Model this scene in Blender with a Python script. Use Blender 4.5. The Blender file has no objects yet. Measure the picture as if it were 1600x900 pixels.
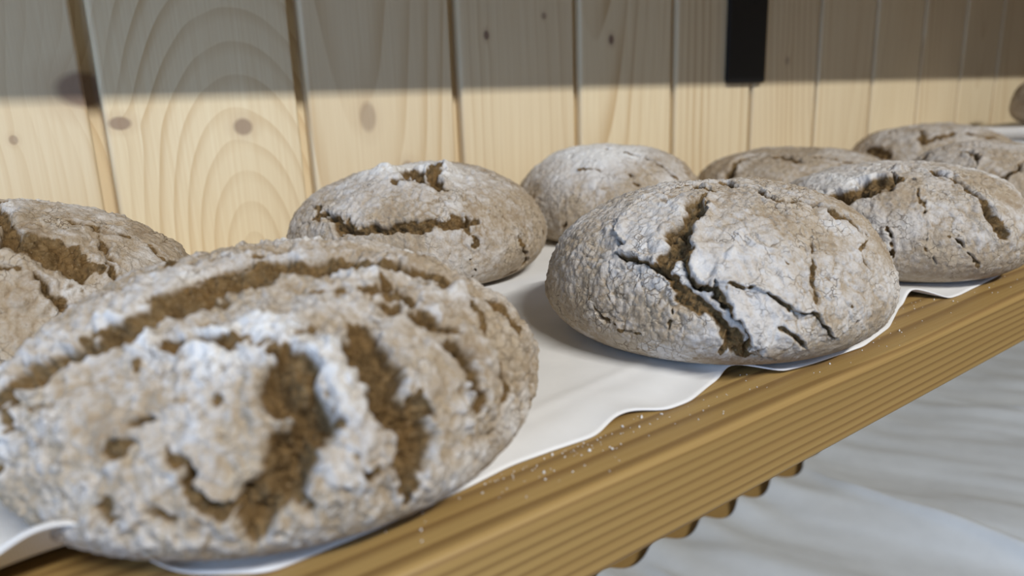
import bpy, math, random
import numpy as np

scene = bpy.context.scene
COL = scene.collection

# ------------------------------------------------------------------ camera, world, lights, exposure
cam_data = bpy.data.cameras.new('camera')
cam = bpy.data.objects.new('camera', cam_data); COL.objects.link(cam)
FW = (0.57699251, 0.77853093, -0.24691947)
RT = (0.79784081, -0.60193548, -0.03352196)
UP = (0.17472747, 0.17766051, 0.96845601)
from mathutils import Matrix, Vector
m = Matrix.Identity(4)
for i in range(3):
    m[i][0] = RT[i]; m[i][1] = UP[i]; m[i][2] = -FW[i]
m.translation = (-0.08365, -0.55416667, 0.12)
cam.matrix_world = m
cam_data.sensor_width = 36; cam_data.sensor_fit = 'HORIZONTAL'
cam_data.lens = 36 * 1145.83 / 1600
cam_data.clip_start = .01; cam_data.clip_end = 50
cam_data.dof.use_dof = True; cam_data.dof.focus_distance = .36; cam_data.dof.aperture_fstop = 7.5
scene.camera = cam

world = bpy.data.worlds.new('room_ambience'); scene.world = world
world.use_nodes = True
bg = world.node_tree.nodes['Background']
bg.inputs[0].default_value = (1.0, .86, .70, 1); bg.inputs[1].default_value = .10

def area(name, loc, target, sx, sy, power, color):
    d = bpy.data.lights.new(name, 'AREA'); d.shape = 'RECTANGLE'; d.size = sx; d.size_y = sy
    d.energy = power; d.color = color
    o = bpy.data.objects.new(name, d); COL.objects.link(o)
    o.location = loc
    z = (Vector(loc) - Vector(target)).normalized()
    x = Vector((1, 0, 0)); x = (x - z * x.dot(z)).normalized(); y = z.cross(x)
    mm = Matrix.Identity(4)
    for i in range(3):
        mm[i][0] = x[i]; mm[i][1] = y[i]; mm[i][2] = z[i]
    mm.translation = loc; o.matrix_world = mm
    return o
# fluorescent tube on the ceiling, parallel to the shelves (its thin side gives the crisp shelf shadow)
area('ceiling_tube_light', (0.0, -2.6, 2.0), (0.1, 0, 0), 1.4, .06, 90, (1.0, .98, .93))
# daylight of the shop window behind the photographer, to the left
area('window_daylight', (-1.05, -.85, .22), (.05, -.35, 0), .9, .9, 12.0, (.38, .61, 1.0))

scene.view_settings.view_transform = 'Standard'
scene.view_settings.look = 'None'
scene.view_settings.gamma = 1
scene.view_settings.use_curve_mapping = False
scene.view_settings.exposure = -0.05

# ------------------------------------------------------------------ helpers
def tag(o, label=None, cat=None, group=None, kind=None):
    for k, v in (('label', label), ('category', cat), ('group', group), ('kind', kind)):
        if v: o[k] = v
    return o

def empty(name, loc):
    o = bpy.data.objects.new(name, None); COL.objects.link(o); o.location = loc
    o.empty_display_size = .02
    return o

def mesh_np(name, V, Q, mat=None, smooth=True, attrs=None):
    """mesh from numpy vertices and faces (all quads or all triangles)"""
    me = bpy.data.meshes.new(name)
    V = np.ascontiguousarray(V, dtype=np.float32); Q = np.ascontiguousarray(Q, dtype=np.int32)
    k = Q.shape[1]
    me.vertices.add(len(V)); me.vertices.foreach_set('co', V.ravel())
    me.loops.add(Q.size); me.loops.foreach_set('vertex_index', Q.ravel())
    me.polygons.add(len(Q))
    me.polygons.foreach_set('loop_start', np.arange(0, Q.size, k, dtype=np.int32))
    me.polygons.foreach_set('loop_total', np.full(len(Q), k, dtype=np.int32))
    me.update(calc_edges=True)
    if smooth: me.polygons.foreach_set('use_smooth', np.ones(len(Q), dtype=bool))
    for an, av in (attrs or {}).items():
        at = me.attributes.new(an, 'FLOAT', 'POINT')
        at.data.foreach_set('value', np.ascontiguousarray(av, dtype=np.float32))
    if mat: me.materials.append(mat)
    return me

def link(name, me, parent=None, loc=(0, 0, 0)):
    o = bpy.data.objects.new(name, me); COL.objects.link(o)
    o.parent = parent; o.location = loc
    return o

def grid_quads(nu, nv):
    i = np.arange(nu * nv).reshape(nu, nv)
    return np.stack([i[:-1, :-1], i[1:, :-1], i[1:, 1:], i[:-1, 1:]], -1).reshape(-1, 4)

def loft(sections, name, mat, closed=True, caps=True, smooth=False):
    """sections: list of equally long closed outlines (arrays of points)"""
    S = np.array(sections, float); n, k = S.shape[:2]
    V = S.reshape(-1, 3); F = []
    for a in range(n - 1):
        for b in range(k if closed else k - 1):
            c = (b + 1) % k
            F.append((a * k + b, a * k + c, (a + 1) * k + c, (a + 1) * k + b))
    me = bpy.data.meshes.new(name)
    faces = list(F)
    if caps:
        faces.append(tuple(range(k))[::-1]); faces.append(tuple((n - 1) * k + b for b in range(k)))
    me.from_pydata([tuple(v) for v in V], [], faces); me.update()
    if smooth:
        for p in me.polygons: p.use_smooth = len(p.vertices) == 4
    me.materials.append(mat)
    return me

# ---- noise on point arrays
class Noise:
    def __init__(self, seed):
        r = np.random.RandomState(seed)
        self.val = r.rand(32, 32, 32).astype(np.float32) * 2 - 1
        self.off = r.rand(64, 3) * 31
        self.jit = r.rand(32, 32, 32, 3).astype(np.float32)
        self.id = r.rand(32, 32, 32).astype(np.float32)
    def n(self, P, freq, k=0):
        p = P * freq + self.off[k]
        i = np.floor(p).astype(np.int32); f = (p - i).astype(np.float32)
        f = f * f * f * (f * (f * 6 - 15) + 10)
        i &= 31; j = (i + 1) & 31
        x0, y0, z0 = i[:, 0], i[:, 1], i[:, 2]; x1, y1, z1 = j[:, 0], j[:, 1], j[:, 2]
        v = self.val; fx, fy, fz = f[:, 0], f[:, 1], f[:, 2]
        a = v[x0, y0, z0] * (1 - fx) + v[x1, y0, z0] * fx
        b = v[x0, y1, z0] * (1 - fx) + v[x1, y1, z0] * fx
        c = v[x0, y0, z1] * (1 - fx) + v[x1, y0, z1] * fx
        d = v[x0, y1, z1] * (1 - fx) + v[x1, y1, z1] * fx
        a = a * (1 - fy) + b * fy; c = c * (1 - fy) + d * fy
        return a * (1 - fz) + c * fz
    def fbm(self, P, freq, octs=4, k=0, gain=.5):
        s = 0; a = 1; t = 0
        for o in range(octs):
            s = s + a * self.n(P, freq, k + o); t += a; a *= gain; freq *= 2.03
        return s / t
    def cells(self, P, freq, k=0):
        """distance to the nearest and second nearest feature point, and a value per cell"""
        p = (P * freq + self.off[k]).astype(np.float32)
        b = np.floor(p).astype(np.int32)
        f1 = np.full(len(P), 9, np.float32); f2 = f1.copy(); idv = np.zeros(len(P), np.float32)
        for dx in (-1, 0, 1):
            for dy in (-1, 0, 1):
                for dz in (-1, 0, 1):
                    c = b + np.array([dx, dy, dz], np.int32); w = c & 31
                    q = c + self.jit[w[:, 0], w[:, 1], w[:, 2]] - p
                    d = np.sqrt((q * q).sum(1))
                    near = d < f1
                    f2 = np.where(near, f1, np.minimum(f2, d))
                    idv = np.where(near, self.id[w[:, 0], w[:, 1], w[:, 2]], idv)
                    f1 = np.where(near, d, f1)
        return f1, f2, idv

def sstep(a, b, x):
    t = np.clip((x - a) / (b - a), 0, 1); return t * t * (3 - 2 * t)

# ---- shader helper
class NT:
    def __init__(self, name):
        self.mat = bpy.data.materials.new(name); self.mat.use_nodes = True
        self.t = self.mat.node_tree; self.t.nodes.clear()
        self.out = self.t.nodes.new('ShaderNodeOutputMaterial')
        self.b = self.t.nodes.new('ShaderNodeBsdfPrincipled')
        self.t.links.new(self.b.outputs[0], self.out.inputs[0])
    def node(self, typ, **props):
        n = self.t.nodes.new(typ)
        for k, v in props.items(): setattr(n, k, v)
        return n
    def put(self, sock, v):
        if hasattr(v, 'is_output'): self.t.links.new(v, sock)
        elif v is not None:
            if isinstance(v, tuple) and len(v) == 3 and sock.type == 'RGBA': v = v + (1,)
            sock.default_value = v
    def math(self, op, a, b=None, c=None, clamp=False):
        n = self.node('ShaderNodeMath', operation=op, use_clamp=clamp)
        self.put(n.inputs[0], a); self.put(n.inputs[1], b); self.put(n.inputs[2], c)
        return n.outputs[0]
    def vmath(self, op, a, b=None):
        n = self.node('ShaderNodeVectorMath', operation=op)
        self.put(n.inputs[0], a); self.put(n.inputs[1], b)
        return n.outputs['Value'] if op in ('LENGTH', 'DISTANCE', 'DOT_PRODUCT') else n.outputs[0]
    def mix(self, f, a, b, blend='MIX'):
        n = self.node('ShaderNodeMix', data_type='RGBA', blend_type=blend)
        self.put(n.inputs[0], f); self.put(n.inputs[6], a); self.put(n.inputs[7], b)
        return n.outputs[2]
    def noise(self, vec, scale, detail=4, rough=.55, dist=0):
        n = self.node('ShaderNodeTexNoise')
        self.put(n.inputs['Vector'], vec); n.inputs['Scale'].default_value = scale
        n.inputs['Detail'].default_value = detail; n.inputs['Roughness'].default_value = rough
        n.inputs['Distortion'].default_value = dist
        return n.outputs[0]
    def ramp(self, f, stops):
        n = self.node('ShaderNodeValToRGB'); self.put(n.inputs[0], f)
        e = n.color_ramp.elements
        while len(e) < len(stops): e.new(.5)
        for k, (p, c) in enumerate(stops):
            e[k].position = p; e[k].color = (c, c, c, 1) if isinstance(c, (int, float)) else tuple(c) + (1,)
        return n.outputs[0]
    def rng(self, v, a, b, c=0., d=1.):
        n = self.node('ShaderNodeMapRange'); self.put(n.inputs[0], v)
        for i, x in enumerate((a, b, c, d)): n.inputs[i + 1].default_value = x
        return n.outputs[0]
    def coord(self, which='Object'):
        return self.node('ShaderNodeTexCoord').outputs[which]
    def mapping(self, vec, loc=(0, 0, 0), rot=(0, 0, 0), scale=(1, 1, 1)):
        n = self.node('ShaderNodeMapping'); self.put(n.inputs[0], vec)
        n.inputs[1].default_value = loc; n.inputs[2].default_value = rot; n.inputs[3].default_value = scale
        return n.outputs[0]
    def sep(self, vec):
        n = self.node('ShaderNodeSeparateXYZ'); self.put(n.inputs[0], vec); return n.outputs
    def comb(self, x, y, z):
        n = self.node('ShaderNodeCombineXYZ')
        for i, v in enumerate((x, y, z)): self.put(n.inputs[i], v)
        return n.outputs[0]
    def attr(self, name):
        return self.node('ShaderNodeAttribute', attribute_name=name).outputs['Fac']
    def bump(self, h, strength, dist, normal=None):
        n = self.node('ShaderNodeBump'); n.inputs['Strength'].default_value = strength
        n.inputs['Distance'].default_value = dist; self.put(n.inputs['Height'], h)
        if normal is not None: self.put(n.inputs['Normal'], normal)
        return n.outputs[0]
    def finish(self, color, rough=.6, normal=None, spec=.3):
        self.put(self.b.inputs['Base Color'], color); self.put(self.b.inputs['Roughness'], rough)
        self.b.inputs['Specular IOR Level'].default_value = spec
        if normal is not None: self.put(self.b.inputs['Normal'], normal)
        return self.mat

# ------------------------------------------------------------------ materials
def pine_board(name, seed, axis, tilt, knots, tone=0.):
    """upright pine board; axis = (x, y) of the pith in board space, tilt makes the arches; knots = (x, z, rx, rz, darkness)"""
    g = NT(name)
    co = g.coord('Object')
    x, y, z = g.sep(co)
    warp = g.noise(g.mapping(co, loc=(seed * 3.1, 0, seed), scale=(9, 9, 1.6)), 1.0, 3)
    wx = g.math('MULTIPLY_ADD', warp, .03, -.015)
    px = g.math('ADD', g.math('SUBTRACT', x, axis[0]), wx)
    py = g.math('SUBTRACT', g.math('MULTIPLY_ADD', z, tilt, -axis[1]), g.math('MULTIPLY', y, .3))
    kd = None; kn = None
    for (kx, kz, rx, rz, dk) in knots:
        ux = g.math('DIVIDE', g.math('SUBTRACT', x, kx), rx)
        uz = g.math('DIVIDE', g.math('SUBTRACT', z, kz), rz)
        r = g.math('SQRT', g.math('ADD', g.math('MULTIPLY', ux, ux), g.math('MULTIPLY', uz, uz)))
        push = g.math('MULTIPLY', g.math('EXPONENT', g.math('MULTIPLY', r, -.55)), rx * 1.6)
        px = g.math('ADD', px, push)
        core = g.rng(r, .75, 1.15, dk, 0)
        ring = g.math('MULTIPLY', g.rng(r, 1.0, 2.2, .35, 0), dk)
        kd = core if kd is None else g.math('MAXIMUM', kd, core)
        kn = ring if kn is None else g.math('MAXIMUM', kn, ring)
    dist = g.math('SQRT', g.math('ADD', g.math('MULTIPLY', px, px), g.math('MULTIPLY', py, py)))
    ph = g.math('MULTIPLY', dist, 105.)
    fr = g.math('FRACT', ph)
    band = g.ramp(fr, [(0, 0.), (.55, .18), (.86, .9), (.95, 1.), (1., 0.)])
    amt = g.noise(g.mapping(co, loc=(seed, 5, 0), scale=(14, 14, 1.2)), 1.0, 2)
    band = g.math('MULTIPLY', band, g.rng(amt, .42, .66, .15, .95))
    fine = g.noise(g.mapping(co, loc=(0, 0, seed * 2), scale=(420, 420, 9)), 1.0, 3)
    base = g.mix(g.rng(fine, .3, .7), (.74, .605, .395), (.82, .71, .50))
    base = g.mix(tone, base, (.67, .545, .37))
    col = g.mix(g.math('MULTIPLY', band, .72), base, (.50, .33, .155))
    if kd is not None:
        col = g.mix(kn, col, (.42, .27, .16))
        col = g.mix(kd, col, (.20, .125, .10))
    nb = g.bump(fine, .08, .001)
    return g.finish(col, .5, nb, .25)

def shelf_wood(name):
    g = NT(name)
    co = g.coord('Object')
    w = g.noise(g.mapping(co, scale=(1.6, 9, 9)), 1.0, 3)
    # growth rings round a pith lying under and behind the front edge, so the top and the face show straight lines
    x, y, z = g.sep(co)
    yy = g.math('ADD', g.math('ADD', y, .43), g.math('MULTIPLY', x, .012))
    zz = g.math('ADD', z, .115)
    d = g.math('SQRT', g.math('ADD', g.math('MULTIPLY', yy, yy), g.math('MULTIPLY', zz, zz)))
    d = g.math('ADD', d, g.math('MULTIPLY_ADD', w, .012, -.006))
    fr = g.math('FRACT', g.math('MULTIPLY', d, 255.))
    band = g.ramp(fr, [(0, .0), (.45, .1), (.80, 1.), (.92, .85), (1., 0.)])
    fine = g.noise(g.mapping(co, scale=(10, 500, 500)), 1.0, 4)
    big = g.noise(g.mapping(co, loc=(4, 0, 0), scale=(2.5, 30, 30)), 1.0, 3)
    base = g.mix(g.rng(big, .35, .65), (.36, .235, .082), (.44, .295, .11))
    col = g.mix(g.math('MULTIPLY', band, g.rng(big, .3, .7, .55, .9)), base, (.155, .083, .028))
    col = g.mix(g.rng(fine, .35, .75, 0., .32), col, (.30, .165, .055))
    h = g.math('ADD', g.math('MULTIPLY', band, -.6), g.math('MULTIPLY', fine, .5))
    return g.finish(col, g.rng(fine, .3, .7, .38, .55), g.bump(h, .12, .001), .35)

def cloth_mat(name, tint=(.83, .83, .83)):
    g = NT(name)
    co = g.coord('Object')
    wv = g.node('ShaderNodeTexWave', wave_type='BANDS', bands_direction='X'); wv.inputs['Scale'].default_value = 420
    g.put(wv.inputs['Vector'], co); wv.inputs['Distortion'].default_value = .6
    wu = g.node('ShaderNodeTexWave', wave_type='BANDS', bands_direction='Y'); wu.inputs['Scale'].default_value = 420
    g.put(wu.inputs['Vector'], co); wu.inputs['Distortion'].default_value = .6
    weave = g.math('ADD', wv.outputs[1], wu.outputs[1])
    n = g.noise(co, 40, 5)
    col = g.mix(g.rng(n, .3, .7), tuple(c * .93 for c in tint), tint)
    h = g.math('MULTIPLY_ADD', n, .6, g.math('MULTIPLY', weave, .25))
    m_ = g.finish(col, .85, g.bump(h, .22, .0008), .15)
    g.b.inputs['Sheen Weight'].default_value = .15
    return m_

def bread_mat():
    """floury rye crust; attributes: crumb (0..1 torn open), flour (0..1 dusting)"""
    g = NT('rye_crust')
    co = g.coord('Object')
    n1 = g.noise(co, 60, 6, .6); n2 = g.noise(co, 260, 5, .65); n3 = g.noise(co, 900, 4, .7)
    crust = g.mix(g.rng(n1, .32, .68), (.33, .25, .168), (.51, .42, .31))
    crust = g.mix(g.rng(n2, .45, .75, 0., .7), crust, (.57, .50, .42))
    speck = g.rng(n3, .62, .70, 0., .55)
    crust = g.mix(speck, crust, (.62, .55, .45))
    dark = g.rng(n3, .36, .29, 0., .55)
    crust = g.mix(dark, crust, (.13, .085, .05))
    fl = g.math('ADD', g.attr('flour'), g.math('MULTIPLY_ADD', n2, 1.0, -.5))
    fl = g.math('ADD', fl, g.math('MULTIPLY_ADD', n3, .9, -.45))
    fl = g.rng(fl, .22, .86, 0., .85)
    col = g.mix(fl, crust, (.66, .63, .60))
    col = g.mix(g.rng(g.math('ADD', g.attr('flour'), g.math('MULTIPLY_ADD', n2, .5, -.25)), .85, 1.35, 0., .9), col, (.82, .81, .79))
    crumb = g.mix(g.rng(n2, .34, .66), (.070, .043, .018), (.24, .155, .07))
    crumb = g.mix(g.rng(n1, .45, .65, 0., .6), crumb, (.20, .115, .042))
    crumb = g.mix(g.rng(n3, .58, .72, 0., .75), crumb, (.44, .33, .20))
    vo = g.node('ShaderNodeTexVoronoi', feature='DISTANCE_TO_EDGE'); vo.inputs['Scale'].default_value = 190
    wv = g.node('ShaderNodeTexNoise'); wv.inputs['Scale'].default_value = 140; g.put(wv.inputs['Vector'], co)
    g.put(vo.inputs['Vector'], g.vmath('ADD', co, g.vmath('MULTIPLY', wv.outputs['Color'], (.012, .012, .012))))
    split = g.math('MULTIPLY', g.rng(vo.outputs['Distance'], .0, .055, 1., 0.), g.rng(n1, .48, .62))
    col = g.mix(g.math('MULTIPLY', split, .75), col, (.12, .075, .04))
    c = g.rng(g.math('ADD', g.attr('crumb'), g.math('MULTIPLY_ADD', n2, .5, -.25)), .30, .62)
    col = g.mix(c, col, crumb)
    h = g.math('ADD', g.math('MULTIPLY', n2, .5), g.math('MULTIPLY', n3, .6))
    h = g.math('SUBTRACT', h, g.math('MULTIPLY', split, .35))
    return g.finish(col, .85, g.bump(h, .75, .0018), .15)

def plain(name, color, rough=.5, spec=.3, metal=0):
    g = NT(name); n = g.noise(g.coord('Object'), 120, 4)
    c = g.mix(g.rng(n, .3, .7), tuple(v * .85 for v in color), color)
    m_ = g.finish(c, rough, g.bump(n, .05, .001), spec); g.b.inputs['Metallic'].default_value = metal
    return m_

M_SHELF = shelf_wood('oiled_larch')
M_CLOTH = cloth_mat('white_linen')
M_LOWCLOTH = cloth_mat('shade_tinted_cotton', (.58, .62, .66))  # white cloth; its shade below the shelf is put into this grey-blue tint
M_BREAD = bread_mat()
M_BLACK = plain('black_powder_coat', (.012, .012, .013), .45, .4)
M_FLOUR = plain('flour', (.8, .78, .74), .9, .1)

# ------------------------------------------------------------------ wall of upright pine boards
BW = .14
DEPTH = .40          # shelf depth
GAP = .36            # spacing to the shelf below
UPZ = .3630          # top of the shelf above
X0, X1 = -.62, 2.6
wall_backing = plain('wall_backing_wood', (.34, .22, .10), .7)
def box_mesh(name, x0, x1, y0, y1, z0, z1, mat):
    sec = lambda x: [(x, y0, z0), (x, y1, z0), (x, y1, z1), (x, y0, z1)]
    return loft([sec(x0), sec(x1)], name, mat)
wall = link('wall_back', box_mesh('wall_back', X0, X1, .014, .03, -.95, .95, wall_backing))
tag(wall, 'pale pine wall of upright tongue and groove boards behind the loaves', 'wall', kind='structure')

def board_mesh():
    # cross-section: flat face, rounded left edge, stepped tongue on the right that shows as the dark groove
    w = BW; g_ = .0085; pts = []
    r = .003
    for a in np.linspace(0, math.pi / 2, 5): pts.append((r - r * math.cos(a), r - r * math.sin(a)))
    for a in np.linspace(math.pi / 2, 0, 5): pts.append((w - g_ - r + r * math.cos(a), r - r * math.sin(a)))
    pts += [(w - g_, .0105), (w, .0105), (w, .0138), (0, .0138)]
    pts = [(p[0], p[1]) for p in pts]
    zs = [-.95, .95]
    return loft([[(x, y, z) for x, y in pts] for z in zs], 'board', None)
bm_ = board_mesh()
# knots per board: world position -> board-local
KNOTS = {-1: [(-.0085, .1363, .017, .0115, .75), (-.052, .107, .0025, .003, .5)],
         0: [(.0085, .1143, .007, .0045, .65), (.0887, .1084, .007, .0062, .62)],
         1: [(.1886, .1115, .0075, .012, .42), (.2215, .0668, .0065, .0075, .5)],
         2: [(.3087, .1767, .003, .004, .85), (.3746, .1951, .003, .003, .6)],
         3: [(.4609, .176, .0035, .0048, .9)],
         5: [(.7649, .157, .004, .0045, .5), (.835, .1089, .005, .006, .45)]}
AX = {-1: (.02, .05, .10), 0: (.088, -.004, -.42), 1: (.04, .10, .05), 2: (.15, .06, .03), 3: (.02, .09, .08)}
rnd = random.Random(4)
for t in range(-4, 18):
    ax = AX.get(t, (rnd.uniform(-.05, .19), rnd.uniform(.03, .12), rnd.uniform(-.12, .12)))
    kn = [(kx - t * BW, kz, a, b, d) for (kx, kz, a, b, d) in KNOTS.get(t, [])]
    mat = pine_board('pine_board_wood', 1.7 + t * 2.37, ax[:2], ax[2], kn, rnd.uniform(0, .5))
    o = link('board', bm_, wall, (t * BW, 0, 0))
    if not o.material_slots: bm_.materials.append(None)
    o.material_slots[0].link = 'OBJECT'; o.material_slots[0].material = mat

tag(link('floor', box_mesh('floor', X0, X1, -3.2, .03, -1.05, -.951, plain('floor_tiles', (.32, .30, .28), .6))), 'grey floor below the shelves', 'floor', kind='structure')

# ------------------------------------------------------------------ shelves
def shelf_mesh(name, top, thick=.0335, x0=X0, x1=X1, depth=DEPTH):
    r = .0035; pts = []
    for cx, cz, a0 in ((-depth + r, top - r, 90), (-depth + r, top - thick + r, 180)):
        for a in np.linspace(a0, a0 + 90, 6): pts.append((cx + r * math.cos(math.radians(a)), cz + r * math.sin(math.radians(a))))
    pts += [(-.0005, top - thick), (-.0005, top)]
    n = 2
    return loft([[(x, y, z) for y, z in pts] for x in np.linspace(x0, x1, n)], name, M_SHELF)
tag(link('shelf', shelf_mesh('shelf', 0)), 'thick golden brown wooden shelf with dark grain lines carrying the loaves', 'shelf', 'wall shelves')
up_shelf = tag(link('shelf', shelf_mesh('shelf_above', UPZ, depth=.28)), 'wooden shelf on black brackets above the loaves, shading the upper wall', 'shelf', 'wall shelves')
low_shelf = tag(link('shelf', shelf_mesh('shelf_below', -GAP, depth=.46)), 'lower wooden shelf under the rumpled white cloth', 'shelf', 'wall shelves')

# black steel bracket: upright bar on the wall, arm under the upper shelf, rounded lower corners
def bracket(x, label):
    root = empty('shelf_bracket', (x, -.0004, .1312))
    w, th, h = .068, .006, UPZ - .0335 - .1312
    out = []
    r = .004
    for cx, cz, a0 in ((w - r, r, 270), (w - r, h - .0005, 0), (0 + r, h - .0005, 180), (r, r, 180)):
        if cz > .05: out.append((cx + (r if a0 == 0 else -r), cz)); continue
        for a in np.linspace(a0, a0 + 90, 5): out.append((cx + r * math.cos(math.radians(a)), cz + r * math.sin(math.radians(a))))
    link('upright', loft([[(a, y, b) for a, b in out] for y in (0, -th)], 'upright', M_BLACK), root)
    sec = lambda y: [(0, y, h - th - .0006), (w, y, h - th - .0006), (w, y, h - .0006), (0, y, h - .0006)]
    link('arm', loft([sec(-th), sec(-.23)], 'arm', M_BLACK), root)
    tag(root, label, 'bracket')
bracket(.6425, 'flat black metal shelf bracket on the pine wall above the loaves')

# ------------------------------------------------------------------ loaves
def loaf_profile(H, R, top=.8, rise=.95, z0f=.30):
    """dense profile (radius factor, height) from crown to underside, reparametrised by length"""
    ph = np.linspace(np.pi / 2, -np.pi / 2 * .70, 600)
    s = np.abs(np.sin(ph)); c = np.maximum(np.cos(ph), 0) ** np.where(ph > 0, top, .42); z0 = z0f * H
    z = np.where(ph > 0, z0 + (H - z0) * s ** rise, z0 - z0 * np.minimum(1, s * 1.15))
    L = np.concatenate([[0], np.cumsum(np.hypot(np.diff(c) * R, np.diff(z)))])
    return L / L[-1], c, z

def loaf_base(n, R, H, lobes=(), tilt=(0, 0), **kw):
    """grid (n x n) on a disc wrapped over the dome; returns positions and normals"""
    g = np.linspace(-1, 1, n)
    a, b = np.meshgrid(g, g, indexing='ij')
    sw = np.abs(a) > np.abs(b)
    r = np.where(sw, np.abs(a), np.abs(b))
    with np.errstate(divide='ignore', invalid='ignore'):
        th = np.where(sw, np.pi / 4 * b / a + np.where(a < 0, np.pi, 0),
                      np.pi / 2 - np.pi / 4 * a / b + np.where(b < 0, np.pi, 0))
    th = np.where(r < 1e-9, 0, th)
    L, c, z = loaf_profile(H, R, **kw)
    cc = np.interp(r, L, c); zz = np.interp(r, L, z)
    k = np.ones_like(th)
    for m, amp, phs in lobes:
        k = k + amp * np.cos(m * (th - phs))
    x = R * cc * np.cos(th) * k; y = R * cc * np.sin(th) * k
    zz = zz * (1 + tilt[0] * x / R + tilt[1] * y / R)
    P = np.stack([x, y, zz], -1)
    N = np.cross(np.gradient(P, axis=0), np.gradient(P, axis=1))
    N /= np.linalg.norm(N, axis=-1, keepdims=True) + 1e-12
    return P, N


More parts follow.
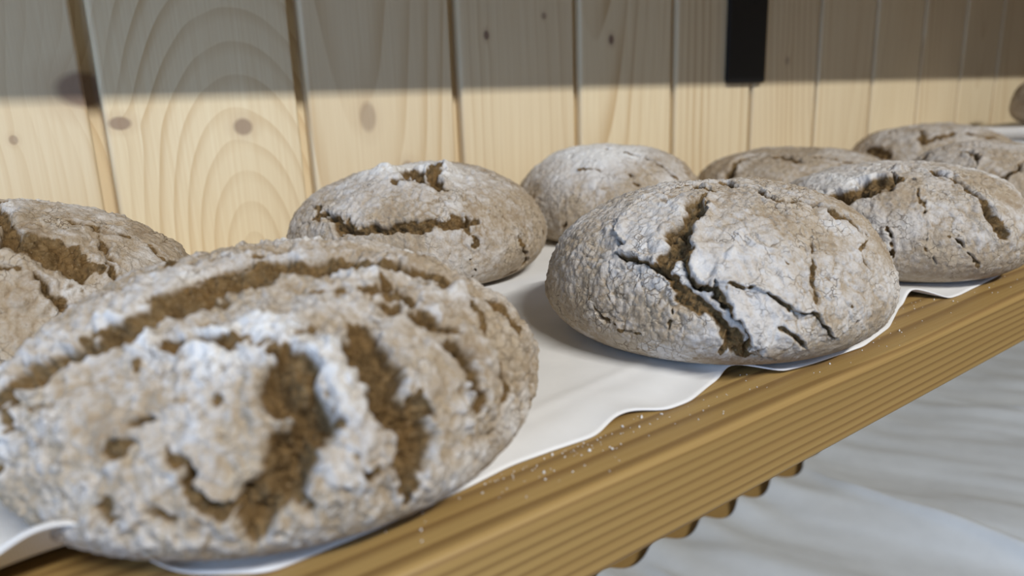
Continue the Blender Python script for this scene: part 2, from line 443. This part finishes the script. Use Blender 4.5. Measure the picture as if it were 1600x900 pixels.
LOAVES = {
    'big_floury': dict(c=(-0.0036, -0.309), R=0.0886, H=0.0677, lobes=(), tilt=(0, 0), prof={}, bumps=[], cracks=[
        (11.8, 6.72, 0, 0, [(-83.5, -4.4, 38.6),(-80.4, -10.2, 42.3),(-70.3, -19.7, 50.3),(-58.6, -21.7, 56.9),(-47.7, -25.7, 60.5),(-36.5, -25.3, 63.5),(-21.4, -17.6, 66.4)]),
        (24.8, 6.72, 0, 0, [(-51.7, -24.9, 59.3),(-36.2, -23.8, 63.8),(-20.9, -14.6, 66.7),(-9.5, -12.0, 67.4),(2.2, -14.0, 67.5),(17.7, -22.7, 66.3),(28.1, -26.9, 64.7)]),
        (13, 5.04, 0, 0, [(22.4, -19.9, 66.2),(31.9, -29.4, 63.8),(42.0, -35.9, 60.1),(54.9, -44.0, 52.3),(65.3, -48.0, 42.3),(63.8, -57.2, 34.6)]),
        (11.2, 7.84, 0, 0, [(-0.4, -58.4, 58.8),(3.0, -67.4, 54.2),(-0.4, -78.9, 44.9),(-0.4, -83.6, 38.6),(2.7, -86.9, 31.4),(3.3, -88.4, 23.6),(0.3, -88.2, 16.9)]),
        (11.8, 10.1, 0, 0, [(-20.0, -61.3, 55.9),(-18.3, -65.0, 54.2),(-22.5, -75.6, 44.9),(-20.5, -79.8, 40.5),(-27.3, -81.7, 33.5),(-32.7, -81.5, 28.1),(-36.0, -80.9, 20.2),(-37.6, -78.5, 13.7)]),
        (8.26, 5.04, 0, 0, [(20.0, -38.5, 63.8),(21.7, -47.3, 61.3),(23.3, -55.8, 57.9),(26.3, -65.2, 52.3),(26.5, -74.3, 44.9),(27.5, -81.2, 34.6),(25.9, -84.3, 25.9)]),
        (6.49, 3.92, 0, 0, [(46.6, -53.9, 51.7),(44.8, -65.8, 44.1),(46.0, -73.3, 32.5),(35.6, -80.7, 25.9),(34.1, -81.7, 22.5)]),
        (4.72, 3.92, 0, 0, [(-47.0, -39.6, 57.4),(-36.8, -46.7, 58.4),(-30.4, -55.8, 56.4),(-23.3, -60.2, 55.9),(-18.3, -65.0, 54.2)]),
        (4.72, 3.36, 0, 0, [(-77.3, -19.3, 44.1),(-74.5, -30.2, 43.2),(-73.9, -36.5, 40.5)]),
        (5.9, 5.6, 0, 0, [(-63.1, -53.9, 39.6),(-62.7, -57.0, 36.6),(-62.8, -58.3, 34.6)]),
        (4.72, 4.48, 0, 0, [(-50.2, -66.1, 39.6),(-49.2, -68.3, 37.6),(-47.4, -70.8, 35.6),(-46.8, -73.6, 30.3)]),
        (4.72, 4.48, 0, 0, [(-38.9, -64.9, 48.1),(-38.8, -66.9, 46.6)]),
        (4.72, 4.48, 0, 0, [(5.3, -81.6, 41.4),(7.6, -83.8, 37.6),(11.4, -84.9, 34.6)]),
        (5.9, 4.48, 0, 0, [(-65.8, -58.4, 27.0),(-64.6, -60.5, 23.6),(-62.6, -62.6, 21.4)]),
        (4.72, 4.48, 0, 0, [(-54.2, -69.8, 18.0),(-50.9, -72.0, 16.9),(-46.9, -73.9, 14.7)]),
        (3.54, 3.36, 0, 0, [(-48.6, -71.6, 32.5),(-47.1, -74.4, 27.0),(-43.9, -76.7, 24.8),(-37.0, -80.1, 25.9)]),
        (3.54, 2.8, 0, 0, [(-16.1, -86.3, 28.1),(-9.9, -87.8, 24.8),(-2.6, -88.0, 27.0)]),
    ]),
    'cropped_back': dict(c=(-0.0872, -0.125), R=0.1, H=0.0756, lobes=(), tilt=(0, 0), prof={}, bumps=[], cracks=[
        (20, 1.6, 0, 0, [(17.0, -61.0, 66.7),(25.3, -65.7, 63.7),(33.2, -71.9, 58.6),(43.8, -74.2, 53.0)]),
        (12, 8.8, 0, 0, [(7.4, 29.0, 74.4),(13.2, -14.7, 75.2),(17.1, -53.5, 69.2),(17.0, -65.9, 64.8),(6.3, -73.5, 61.9)]),
        (5.4, 5, 0, 1, [(4.4, -74.8, 61.3),(10.1, -77.5, 59.3),(22.1, -82.3, 53.9),(25.9, -88.4, 46.4),(30.1, -91.9, 38.7),(31.0, -93.4, 34.0)]),
        (4.7, 3.2, 0, 0, [(38.7, -27.5, 71.5),(49.6, -48.3, 64.2),(49.3, -70.7, 53.0),(47.9, -82.0, 42.2)]),
        (4.1, 2.5, 0, 0, [(48.9, -36.4, 67.6),(58.6, -44.8, 61.9),(67.2, -45.7, 57.1),(76.3, -53.0, 45.4)]),
    ]),
    'notched_back': dict(c=(0.174, -0.0955), R=0.0915, H=0.0745, lobes=(), tilt=(0, 0), prof={}, bumps=[(-29.5, -11.4, 72.7, 9, 5.5), (3.3, -33.8, 72.4, 9, 5.5)], cracks=[
        (8.1, 6.2, 1, 0, [(-77.3, 0.4, 53.8),(-77.7, -29.1, 47.6),(-68.9, -49.8, 44.7),(-57.5, -63.5, 43.7),(-40.2, -75.6, 43.7),(-18.1, -83.1, 44.7),(-3.0, -85.0, 44.7)]),
        (8.1, 6.2, 0, 0, [(-39.5, -39.5, 66.6),(-29.0, -38.2, 69.3),(-17.7, -53.0, 66.6),(-12.3, -63.4, 62.7)]),
        (18, 11, 0, 0, [(-7.2, -7.2, 74.4),(-19.9, -30.4, 72.0),(-21.1, -43.1, 69.3)]),
        (9.5, 6.2, 0, 0, [(6.0, -17.5, 74.0),(-9.7, -37.4, 71.5),(-13.2, -57.7, 65.3)]),
        (4.7, 3.8, 0, 0, [(-13.3, -81.9, 47.6),(-13.3, -88.2, 36.1),(-7.4, -90.5, 30.4)]),
        (4.7, 4.4, 0, 0, [(20.2, -79.7, 48.6),(24.2, -87.5, 30.4),(34.7, -82.4, 14.0),(18.4, -82.1, 7.6),(18.9, -72.5, 2.2)]),
        (2.7, 2.5, 0, 0, [(-78.3, -25.2, 48.6),(-83.0, -27.4, 40.5)]),
        (3.4, 3.1, 0, 0, [(-15.8, -90.1, 23.3),(-9.2, -87.0, 11.0)]),
    ]),
    'white_topped': dict(c=(0.3705, -0.0885), R=0.081, H=0.0778, lobes=(), tilt=(0, 0), prof={}, bumps=[], cracks=[
        (4.7, 3.8, 0, 0, [(-19.6, -33.1, 73.6),(-9.9, -47.0, 70.2),(-3.8, -61.5, 62.4),(4.3, -73.6, 49.2)]),
        (4.1, 3.1, 0, 0, [(-58.9, -23.3, 61.0),(-47.1, -42.4, 61.0)]),
        (4.1, 2.5, 0, 0, [(-31.4, -56.9, 59.5),(-32.2, -67.0, 48.3)]),
        (4.1, 3.8, 0, 0, [(-75.4, -29.6, 23.6),(-70.4, -20.1, 6.8)]),
        (4.1, 3.8, 0, 0, [(-78.8, 10.4, 35.8),(-80.8, -4.8, 22.5),(-72.4, 0.2, 6.1)]),
    ]),
    'flapped_front': dict(c=(0.22, -0.319), R=0.0856, H=0.0723, lobes=(), tilt=(0, 0), prof={}, bumps=[], cracks=[
        (9, 2.6, 0, 0, [(-71.3, -39.5, 39.9),(-69.3, -46.8, 34.7),(-65.2, -55.2, 25.8),(-58.2, -61.8, 16.8),(-51.3, -63.8, 10.8)]),
        (4.5, 6.8, 2.2, -1.5, [(-57.5, 13.3, 61.6),(-62.5, 7.3, 59.3),(-69.4, -1.3, 54.7),(-73.1, -13.6, 50.1),(-72.0, -26.1, 47.5),(-71.7, -33.8, 43.8),(-71.3, -38.3, 40.9)]),
        (9.8, 6.8, 0, 0, [(-27.3, -14.9, 70.4),(-32.6, -16.6, 69.3),(-47.1, -24.0, 64.4),(-57.9, -29.3, 58.1),(-67.8, -32.3, 49.3),(-71.7, -35.1, 42.9)]),
        (4.8, 6.8, 3.2, -2.2, [(-59.0, -36.5, 54.7),(-66.1, -38.7, 47.5),(-66.5, -44.1, 42.9),(-62.9, -51.8, 39.9),(-60.3, -59.2, 31.4),(-56.9, -63.8, 24.7),(-51.4, -66.6, 14.7),(-42.9, -66.1, 7.5)]),
        (3.3, 4.7, 2, -0.5, [(-32.8, -22.8, 68.6),(-44.8, -30.0, 64.0),(-53.6, -33.1, 59.3),(-62.7, -37.0, 51.7),(-66.1, -38.7, 47.5)]),
        (2.2, 3.4, 1.6, -0.8, [(-62.9, -51.8, 39.9),(-57.8, -56.7, 40.9),(-52.4, -62.4, 39.9),(-45.3, -70.7, 33.6),(-34.7, -77.8, 28.1),(-26.2, -81.4, 20.2),(-18.2, -81.6, 13.7)]),
        (5.4, 4.1, 0, 0, [(-60.5, 8.2, 60.5),(-54.7, 5.7, 63.5),(-46.1, 5.7, 66.7),(-35.2, 4.9, 69.6),(-17.5, 1.3, 71.8),(-4.6, -7.1, 72.2),(-4.9, -23.8, 71.3),(-6.6, -43.8, 67.4),(4.8, -54.7, 63.5),(8.9, -66.1, 56.8),(13.7, -71.5, 51.7)]),
        (6, 4.1, 0, 0, [(-17.5, 1.3, 71.8),(-22.5, -9.1, 71.3),(-24.6, -17.1, 70.5),(-23.4, -22.1, 70.2)]),
        (2.2, 2.2, 0, 0, [(-16.5, -63.7, 57.5),(-23.1, -71.5, 49.3),(-30.4, -75.0, 40.9),(-32.9, -77.9, 31.4)]),
        (2, 1.9, 0, 0, [(13.7, -71.5, 51.7),(2.1, -75.8, 48.4),(2.8, -80.4, 41.9),(-5.0, -82.7, 36.8)]),
        (2.5, 3.2, 0.8, 0, [(-47.2, -71.2, 25.8),(-43.3, -73.8, 21.3),(-37.0, -75.6, 14.7),(-30.9, -75.0, 9.9)]),
        (1.4, 1.4, 0, 0, [(-16.3, -83.4, 29.2),(-10.3, -84.8, 19.0)]),
        (2, 1.8, 0, 0, [(-85.0, 1.8, 29.2),(-85.4, -5.1, 21.3),(-84.1, -13.5, 17.9),(-80.8, -25.9, 16.8)]),
        (3.3, 2.7, 0, 0, [(-72.4, -33.7, 42.9),(-72.4, -40.2, 36.8),(-74.8, -40.3, 29.2),(-77.0, -37.4, 23.5)]),
        (2.8, 2.7, 0, 0, [(-62.4, -58.5, 22.4),(-63.0, -55.8, 14.7),(-62.1, -54.4, 11.7)]),
        (1.1, 1.1, 0, 0, [(-38.2, -64.7, 49.3),(-35.1, -68.1, 47.5),(-38.3, -68.7, 44.8)]),
        (1.1, 1.1, 0, 0, [(-52.4, -62.4, 39.9),(-50.5, -61.8, 42.9)]),
    ]),
    'gouged_front': dict(c=(0.4233, -0.3133), R=0.0819, H=0.0684, lobes=(), tilt=(0, 0), prof={}, bumps=[(-27.1, -11.9, 66.6, 4, 4.5)], cracks=[
        (18, 8.8, 0, 0, [(-71.5, 12.1, 45.9),(-64.5, -2.8, 53.2),(-56.2, -11.1, 57.8),(-45.9, -18.3, 61.4)]),
        (4.1, 7.5, 0, 0, [(-33.1, -11.2, 65.6),(-48.1, -15.2, 61.0)]),
        (8.8, 6.2, 0, 0, [(-17.8, -25.0, 66.4),(-24.4, -45.3, 60.6),(-27.9, -57.2, 53.9),(-30.1, -65.9, 45.9),(-30.7, -72.6, 35.9),(-24.4, -77.5, 27.7)]),
        (3.4, 3.1, 0, 0, [(-40.2, -25.0, 62.2),(-53.2, -39.5, 51.9),(-57.9, -45.8, 44.3),(-64.1, -47.8, 32.9)]),
        (4.1, 3.1, 0, 0, [(-72.6, -29.5, 36.9),(-74.0, -35.1, 20.2)]),
        (3.4, 3.1, 0, 0, [(-55.0, -58.1, 32.9),(-46.8, -67.2, 21.3),(-40.2, -70.2, 14.9)]),
        (2, 1.9, 0, 0, [(-65.6, -48.0, 27.7),(-61.1, -54.0, 17.0)]),
    ]),
    'flat_back': dict(c=(0.606, -0.12), R=0.1, H=0.0601, lobes=(), tilt=(0, 0), prof={}, bumps=[], cracks=[
        (9.2, 6, 0, 0, [(-39.5, 11.5, 57.9),(-70.9, 18.7, 49.4),(-82.8, 18.4, 43.1),(-97.5, -2.1, 29.1)]),
        (14, 7.4, 0, 0, [(-48.0, -4.2, 56.7),(-51.0, -23.9, 55.0),(-51.3, -40.8, 52.4)]),
        (9.2, 4.6, 0, 0, [(-38.9, -32.3, 56.3),(-27.4, -55.8, 53.4),(-21.3, -71.3, 48.9)]),
    ]),
    'far_back': dict(c=(0.902, -0.12), R=0.095, H=0.0705, lobes=(), tilt=(0, 0), prof={}, bumps=[], cracks=[
        (12, 6, 0, 0, [(-52.3, -8.9, 64.7),(-73.9, -24.5, 52.7),(-64.2, -32.3, 56.7),(-35.7, -42.3, 63.9)]),
        (12, 6, 0, 0, [(-76.0, 43.0, 43.5),(-86.0, 21.9, 41.6),(-92.2, 2.9, 35.3)]),
        (12, 6, 0, 0, [(-57.0, 29.9, 60.5),(-54.2, 16.1, 63.6)]),
        (12, 6, 0, 0, [(-29.8, -50.7, 62.8),(-23.1, -63.6, 59.0),(-4.1, -76.8, 53.5)]),
    ]),
    'far_front': dict(c=(0.655, -0.28), R=0.072, H=0.067, lobes=(), tilt=(0, 0), prof={}, bumps=[], cracks=[
        (8.1, 6.2, 0, 0, [(-41.5, 45.6, 47.5),(-39.0, 39.0, 53.4),(-32.3, 31.2, 59.5)]),
        (5.4, 5, 0, 0, [(-63.6, -23.6, 38.5),(-60.0, -34.0, 35.8),(-46.5, -40.4, 47.5),(-38.5, -40.5, 52.8)]),
        (4.1, 3.8, 0, 0, [(-36.4, 9.5, 62.4),(-49.7, -11.5, 56.2),(-61.7, -12.4, 46.0)]),
    ]),
}

def polydist(P, N, pts):
    """distance to a polyline, side (+ left of its direction), position along it 0..1, vector to it"""
    P = P.astype(np.float32); pts = np.array(pts, np.float32) * .001
    best = np.full(len(P), 9., np.float32); side = np.zeros(len(P), np.float32); al = np.zeros(len(P), np.float32)
    vec = np.zeros_like(P)
    seg = np.diff(pts, axis=0); L = np.linalg.norm(seg, axis=1) + 1e-9; cum = np.concatenate([[0], np.cumsum(L)])
    for k in range(len(seg)):
        q = P - pts[k]; t = np.clip(q @ seg[k] / L[k] ** 2, 0, 1)
        v = pts[k] + t[:, None] * seg[k] - P
        d = np.sqrt((v * v).sum(1)); m_ = d < best
        best[m_] = d[m_]; vec[m_] = v[m_]; al[m_] = ((cum[k] + t * L[k]) / cum[-1])[m_]
        s = (np.cross(seg[k], -v) * N).sum(1); side[m_] = np.sign(s)[m_]
    return best, side, al, vec

def make_loaf(key, name, label, n, seed, flour=.4, lumpy=1., fine=1., flour_dir=None, group='rye loaves on the shelf', z=0.0034, rotz=0, hair=.6, cell=115, rough=.4, pits=.97):
    L = LOAVES[key]
    G = Noise(seed)
    P, N = loaf_base(n, L['R'], L['H'], L['lobes'], L['tilt'], **L['prof'])
    P = P.reshape(-1, 3); N = N.reshape(-1, 3)
    H = L['H']
    low = sstep(0., .35 * H, P[:, 2])                        # the underside stays flat
    warp = np.stack([G.fbm(P, 110, 3, k) for k in (3, 13, 23)], -1) * .0055 + np.stack([G.n(P, 520, k) for k in (30, 31, 32)], -1) * .0008
    disp = G.fbm(P, 22, 3, 40) * .0045 * low
    T = np.zeros_like(P)
    crumb = np.zeros(len(P)); which = np.full(len(P), -1); wbest = np.zeros(len(P))
    Pw = (P + warp).astype(np.float32)
    lipsh = np.zeros(len(P))
    for ci, (w, dep, ll, lr, pts) in enumerate(L['cracks']):
        w *= .001; dep *= .001; ll *= .001; lr *= .001
        wf = 1. if w > .003 else .45
        d, side, al, vec = polydist(P + warp * wf, N, pts)
        taper = np.minimum(1, np.minimum(al, 1 - al) * 5 + .35)
        ww = w * .5 * taper * (1 + .45 * G.n(P, 160, 45))
        ins = 1 - sstep(ww * .5, ww * 1.2, d)
        disp -= dep * ins * taper * (.75 + .5 * G.n(P, 130, 46))
        rim = np.exp(-((d - ww * 1.5) / (ww * .7 + .0006)) ** 2)
        disp += rim * min(.0012, dep * .22) * taper
        for lv, sg in ((ll, 1), (lr, -1)):
            if lv:
                fall = np.exp(-(d / .011) ** 1.5) * (side * sg > 0) * np.minimum(1, np.minimum(al, 1 - al) * 6)
                disp += lv * fall
                if lv > 0:
                    vt = vec - (vec * N).sum(1)[:, None] * N
                    vt /= np.linalg.norm(vt, axis=1)[:, None] + 1e-6
                    T += vt * (fall * sstep(.0, .0015, d) * lv * .75)[:, None]
                    lipsh = np.maximum(lipsh, fall * .4)
        better = ins > wbest
        which[better & (ins > .5)] = ci; wbest = np.maximum(wbest, ins)
        crumb = np.maximum(crumb, ins)
    # crust: lumps of dusted dough, hairline splits between them, flakes
    open_ = 1 - crumb
    f1, f2, idv = G.cells(P + warp * .6, cell, 5)
    edge = f2 - f1
    lump = (sstep(0, .35, edge) - .6) * (.5 + idv)
    mid = G.fbm(P + warp, 95, 3, 36)
    vary = .35 + .9 * sstep(-.3, .4, G.n(P, 55, 52))
    lump = lump * vary
    disp += mid * .0026 * rough * open_ * low
    disp += lump * .0011 * lumpy * open_ * low
    reg = sstep(-.15, .35, G.fbm(P, 45, 2, 50))
    hairm = (1 - sstep(.02, .075, edge)) * reg * hair
    disp -= hairm * .0011 * open_ * low
    g1, g2, gid = G.cells(P + warp * .3, 330, 9)
    disp += (.5 - g1) * .0009 * fine * open_ + (gid - .5) * .0004 * fine * open_
    disp += G.fbm(P, 420, 3, 15) * .0006 * fine
    p1, p2, pid = G.cells(P + warp * 1.2, 75, 14)
    pit = (1 - sstep(.12, .40, p1)) * (pid > pits) * low
    disp -= pit * .0022 * open_
    crumb = np.maximum(crumb, pit * .9)
    # torn crumb: rough and full of holes
    disp += crumb * (G.fbm(P, 200, 4, 20, .65) * .0055 - np.maximum(0, .38 - g1) * .006)
    for (bx, by, bz, rad, amt) in L['bumps']:
        d = np.linalg.norm(P - np.array([bx, by, bz]) * .001, axis=1) * 1000; disp += amt * .001 * np.exp(-(d / rad) ** 2)
    V = P + N * disp[:, None] * np.where(low > 0, low * .85 + .15, .15)[:, None] + T
    V[:, 2] = np.maximum(V[:, 2], 0)
    # flour
    fl = flour + .85 * G.fbm(P, 38, 4, 33) + .22 * (idv - .5) + .35 * lump * lumpy * .6 + .5 * rough * mid + .18 * (N[:, 2] - .4)
    if flour_dir is not None:
        fx, fy, fz, fr, fa = flour_dir
        fl = fl + fa * np.exp(-(((P - np.array([fx, fy, fz])) / fr) ** 2).sum(1))
    fl = np.clip(fl, 0, 1.7) * (1 - sstep(.2, .7, crumb)) - hairm * .5
    crm = np.maximum(crumb, hairm * .75)
    Q = grid_quads(n, n)[:, ::-1] if False else grid_quads(n, n)
    root = empty(name, (L['c'][0], L['c'][1], z)); root.rotation_euler[2] = rotz
    tag(root, label, 'bread', group)
    fc = np.where((which[Q] >= 0).sum(1) >= 3, which[Q].max(1), -1)
    ids = [-1] + [ci for ci, c in enumerate(L['cracks']) if c[0] >= 3.]
    fc[~np.isin(fc, ids)] = -1
    ring = np.concatenate([np.arange(n), np.arange(2 * n - 1, n * n, n), np.arange(n * n - 2, n * n - n - 1, -1), np.arange(n * (n - 2), 0, -n)])
    for ci in ids:
        q = Q[fc == ci]
        if len(q) < 12 and ci >= 0:
            continue
        vi, inv = np.unique(q, return_inverse=True); q2 = inv.reshape(-1, 4)
        nm = 'crust' if ci < 0 else 'crumb_crack'
        if ci < 0:        # close the underside with a small fan (degenerate quads kept as quads)
            cidx = len(vi); pos = np.searchsorted(vi, ring)
            nxt = np.roll(pos, -1)
            mid = V[ring].mean(0); mid[2] = 0
            Vv = np.vstack([V[vi], mid]); k2 = len(pos) // 2
            fan = np.stack([np.full(k2, cidx), pos[0:2 * k2:2], pos[1:2 * k2:2], np.roll(pos, -2)[0:2 * k2:2]], -1)
            me = mesh_np(nm, Vv, np.vstack([q2, fan]), M_BREAD, True,
                         {'crumb': np.append(crm[vi], 0), 'flour': np.append(fl[vi], 0)})
        else:
            me = mesh_np(nm, V[vi], q2, M_BREAD, True, {'crumb': crm[vi], 'flour': fl[vi]})
        o = link(nm, me, root)
        if ci >= 0: o['label'] = 'dark torn crack showing brown crumb'
    return root

make_loaf('big_floury', 'rye_loaf', 'largest rye loaf in the near left foreground, thick white flour and deep brown cracks', 600, 11, .43, .55, 1.5, hair=.35, cell=150, rough=1.2, pits=.54)
make_loaf('cropped_back', 'rye_loaf', 'rye loaf cut off by the left picture edge, behind the largest loaf', 340, 12, .16, .7, 1.2, pits=.72, rough=.8, flour_dir=(.02, .03, .075, .05, .5))
make_loaf('notched_back', 'rye_loaf', 'rye loaf against the wall with a notched crown and a long crack across its front', 380, 13, .34, .6, .9, flour_dir=(-.01, -.01, .076, .04, .85))
make_loaf('white_topped', 'rye_loaf', 'rye loaf against the wall with a smooth white floured top, behind the flap-crusted loaf', 300, 14, .2, .35, .7, flour_dir=(-.025, .0, .08, .05, 1.7))
make_loaf('flapped_front', 'rye_loaf', 'rye loaf at the shelf edge with lifted crust flaps over a diagonal split', 500, 15, .34, .35, 1.1, pits=2, flour_dir=(-.05, -.045, .03, .055, .3))
make_loaf('gouged_front', 'rye_loaf', 'rye loaf at the shelf edge with a wide brown gouge, right of the flap-crusted loaf', 380, 16, .40, .5, .8, pits=2, flour_dir=(-.045, .02, .06, .03, 1.))
make_loaf('flat_back', 'rye_loaf', 'low dark rye loaf by the wall, between the white-topped loaf and the far pair', 240, 17, .26, .6, .9)
make_loaf('far_back', 'rye_loaf', 'far rye loaf by the wall in front of the folded white cloth', 220, 18, .30, .6, .9)
make_loaf('far_front', 'rye_loaf', 'far rye loaf behind the gouged one, floury top, nearer the shelf edge', 240, 19, .34, .6, .9)
LOAVES['edge_far'] = dict(LOAVES['far_back'], c=(1.02, -.270), R=.08, H=.065, cracks=LOAVES['far_back']['cracks'][:2])
make_loaf('edge_far', 'rye_loaf', 'dark rye loaf barely showing at the right picture edge below the folded cloth', 140, 20, -.1, .6, .9)
LOAVES['on_cloth'] = dict(LOAVES['far_back'], c=(1.285, -.15), R=.08, H=.08, cracks=LOAVES['far_back']['cracks'][:2])
make_loaf('on_cloth', 'rye_loaf', 'dark rye loaf resting on the folded white cloth at the right picture edge', 140, 21, -.35, .6, .9, z=.0600)

# ------------------------------------------------------------------ cloths
NZ = Noise(77)
def cloth(name, mat, X, Yf, Yb, nv, height, thick=.0007, label=None, group=None):
    """sheet between a wavy front edge Yf(X) and a back edge Yb; height(x, y, v) lifts it"""
    nu = len(X); v = np.linspace(0, 1, nv)
    xx = np.repeat(X[:, None], nv, 1)
    yy = Yf[:, None] * (1 - v) + Yb[:, None] * v
    zz = height(xx, yy, np.repeat(v[None], nu, 0))
    top = np.stack([xx, yy, zz + thick], -1).reshape(-1, 3); bot = np.stack([xx, yy, zz], -1).reshape(-1, 3)
    q = grid_quads(nu, nv); k = nu * nv
    i = np.arange(k).reshape(nu, nv)
    rim = np.concatenate([i[:, 0], i[-1, 1:], i[-2::-1, -1], i[0, -2:0:-1]]); rn = np.roll(rim, -1)
    side = np.stack([rim, rim + k, rn + k, rn], -1)
    me = mesh_np(name, np.vstack([top, bot]), np.vstack([q, q[:, ::-1] + k, side]), mat)
    o = link(name, me)
    return tag(o, label, 'cloth', group)

EDGE = np.array([(-.62, -.352), (-.30, -.35), (-.16, -.356), (-.115, -.360), (-.058, -.360), (-.0359, -.3768), (-.0017, -.3766), (.0075, -.3754), (.0266, -.3744), (.0492, -.3715), (.0683, -.3724), (.0854, -.3738), (.1004, -.3686), (.1092, -.3684), (.1216, -.3753), (.1364, -.3757), (.1557, -.37), (.1717, -.3661), (.1794, -.3688), (.1859, -.3821), (.204, -.3846), (.2484, -.3872), (.2862, -.3806), (.3241, -.367), (.3430, -.3625), (.3520, -.3640), (.3600, -.3765), (.3749, -.3776), (.4167, -.3751), (.4396, -.3738), (.52, -.366), (.62, -.37), (.75, -.36), (.9, -.37), (1.18, -.36)])
LIFT = np.array([(-.62, 0), (-.135, 0), (-.122, .002), (-.11, .009), (-.099, .0175), (-.0912, .0212), (-.087, .0233), (-.083, .0246), (-.0765, .0233), (-.0714, .0202), (-.0654, .0121), (-.0602, .005), (-.057, .0012), (-.05, 0), (-.03, 0), (.09, 0), (.102, .0016), (.112, .0014), (.122, 0), (.165, 0), (.172, .004), (.182, .0028), (.19, .0012), (.21, .0005), (.25, 0), (.335, .0), (.345, .006), (.352, .0055), (.362, .0), (1.18, 0)])
Xc = np.linspace(-.6, 1.17, 900)
Yf = np.interp(Xc, EDGE[:, 0], EDGE[:, 1]); kern = np.hanning(9); kern /= kern.sum()
Yf = np.convolve(np.pad(Yf, 4, mode='edge'), kern, 'valid')
lift = np.convolve(np.pad(np.interp(Xc, LIFT[:, 0], LIFT[:, 1]), 4, mode='edge'), kern, 'valid')
def top_cloth_h(x, y, v):
    P = np.stack([x, y, x * 0], -1).reshape(-1, 3)
    fold = .0006 * np.exp(-((y + .343 - (x - .1) * .12) / .004) ** 2) * sstep(.04, .08, x) * (1 - sstep(.16, .2, x))
    n_ = (NZ.fbm(P, 14, 3, 1).reshape(x.shape) * .5 + .5) * .0005
    front = np.exp(-((y - np.repeat(Yf[:, None], x.shape[1], 1)) / .018) ** 2)
    behind = y - np.repeat(Yf[:, None], x.shape[1], 1)
    fold = fold + .0017 * sstep(.002, .021, behind + .004 * np.sin(x * 31))
    return .0002 + fold + n_ * .5 + np.repeat(lift[:, None], x.shape[1], 1) * front
cloth('shelf_cloth', M_CLOTH, Xc, Yf, np.full(900, -.012), 170, top_cloth_h, label='white cloth with a wavy edge spread under the loaves along the shelf')

# rumpled cloth on the lower shelf
Xl = np.linspace(.1, 2.3, 700)
Yb = np.where(Xl < .7, -.083, -.083 + .05 * sstep(.7, .9, Xl)) + .0055 * np.sin(Xl * 86 + .5 * np.sin(Xl * 21))
def low_h(x, y, v):
    P = np.stack([x, y * .35, x * 0], -1).reshape(-1, 3)
    back = np.exp(-((y + .075) / .06) ** 2)
    rip = (.5 + .5 * np.sin(x * 86 + .5 * np.sin(x * 21) + 1.2)) * .011 * back * (1 - .7 * sstep(.6, .85, x))
    P2 = np.stack([x + y * .4, y * .3, x * 0], -1).reshape(-1, 3)
    big = (NZ.fbm(P2, 9, 3, 3).reshape(x.shape)) * .022 + .014
    crease = np.abs(NZ.fbm(P, 6, 2, 12).reshape(x.shape)); ridge = np.exp(-(crease / .05) ** 2) * .008
    return -GAP + .0006 + rip + np.maximum(big, 0) * (1 - back * .7) + ridge * (1 - back)
cloth('lower_cloth', M_LOWCLOTH, Xl, np.full(700, -.455), Yb, 240, low_h, .001, 'rumpled white cloth, tinted grey-blue for shade, on the lower shelf in the bottom right corner')

# folded white cloth far along the shelf: three folded layers with rounded fold at the near end
def folded(x0, x1, y0, y1, z0, layers, label):
    root = empty('folded_cloth', (x0, y0, z0)); t = .0175
    for k in range(layers):
        pts = []
        for a in np.linspace(90, 270, 9): pts.append((.009 + .009 * math.cos(math.radians(a)) + .004 * (k % 2), t / 2 + (t / 2 - .0004) * math.sin(math.radians(a))))
        L_ = x1 - x0 - .006 * k
        pts += [(L_, .0004), (L_, t - .0004)]
        ys = np.linspace(0, y1 - y0, 12)
        link('folded_layer', loft([[(a, y, b + t * k + .0012 * math.sin(y * 40 + k)) for a, b in pts] for y in ys], 'folded_layer', M_CLOTH, smooth=True), root)
    tag(root, label, 'cloth')
folded(1.19, 1.56, -.27, -.03, .0034, 3, 'folded white cloth stack at the far right end of the shelf')

# ------------------------------------------------------------------ flour specks on the bare wood
rs = np.random.RandomState(3)
Vs, Fs = [], []
ico = np.array([(1, 0, 0), (-1, 0, 0), (0, 1, 0), (0, -1, 0), (0, 0, 1), (0, 0, -1)], float)
icf = [(0, 2, 4), (2, 1, 4), (1, 3, 4), (3, 0, 4), (2, 0, 5), (1, 2, 5), (3, 1, 5), (0, 3, 5)]
for k in range(150):
    c = rs.rand()
    x = rs.normal(.075, .035) if c < .6 else rs.uniform(0, .45)
    ye = np.interp(x, EDGE[:, 0], EDGE[:, 1])
    y = ye - .0012 - abs(rs.normal(0, .008))
    if y < -.397: continue
    s = .0002 * (1 + rs.exponential(.7))
    s = min(s, .0009)
    Fs += [tuple(i + len(Vs) for i in f) for f in icf]
    Vs += [tuple(v) for v in ico * s * rs.uniform(.6, 1.2, 3) + np.array([x, y, s * .6])]
me = bpy.data.meshes.new('flour_specks'); me.from_pydata(Vs, [], Fs); me.update(); me.materials.append(M_FLOUR)
tag(link('flour_specks', me), 'white flour specks scattered on the bare wood beside the cloth edge', 'flour', kind='stuff')
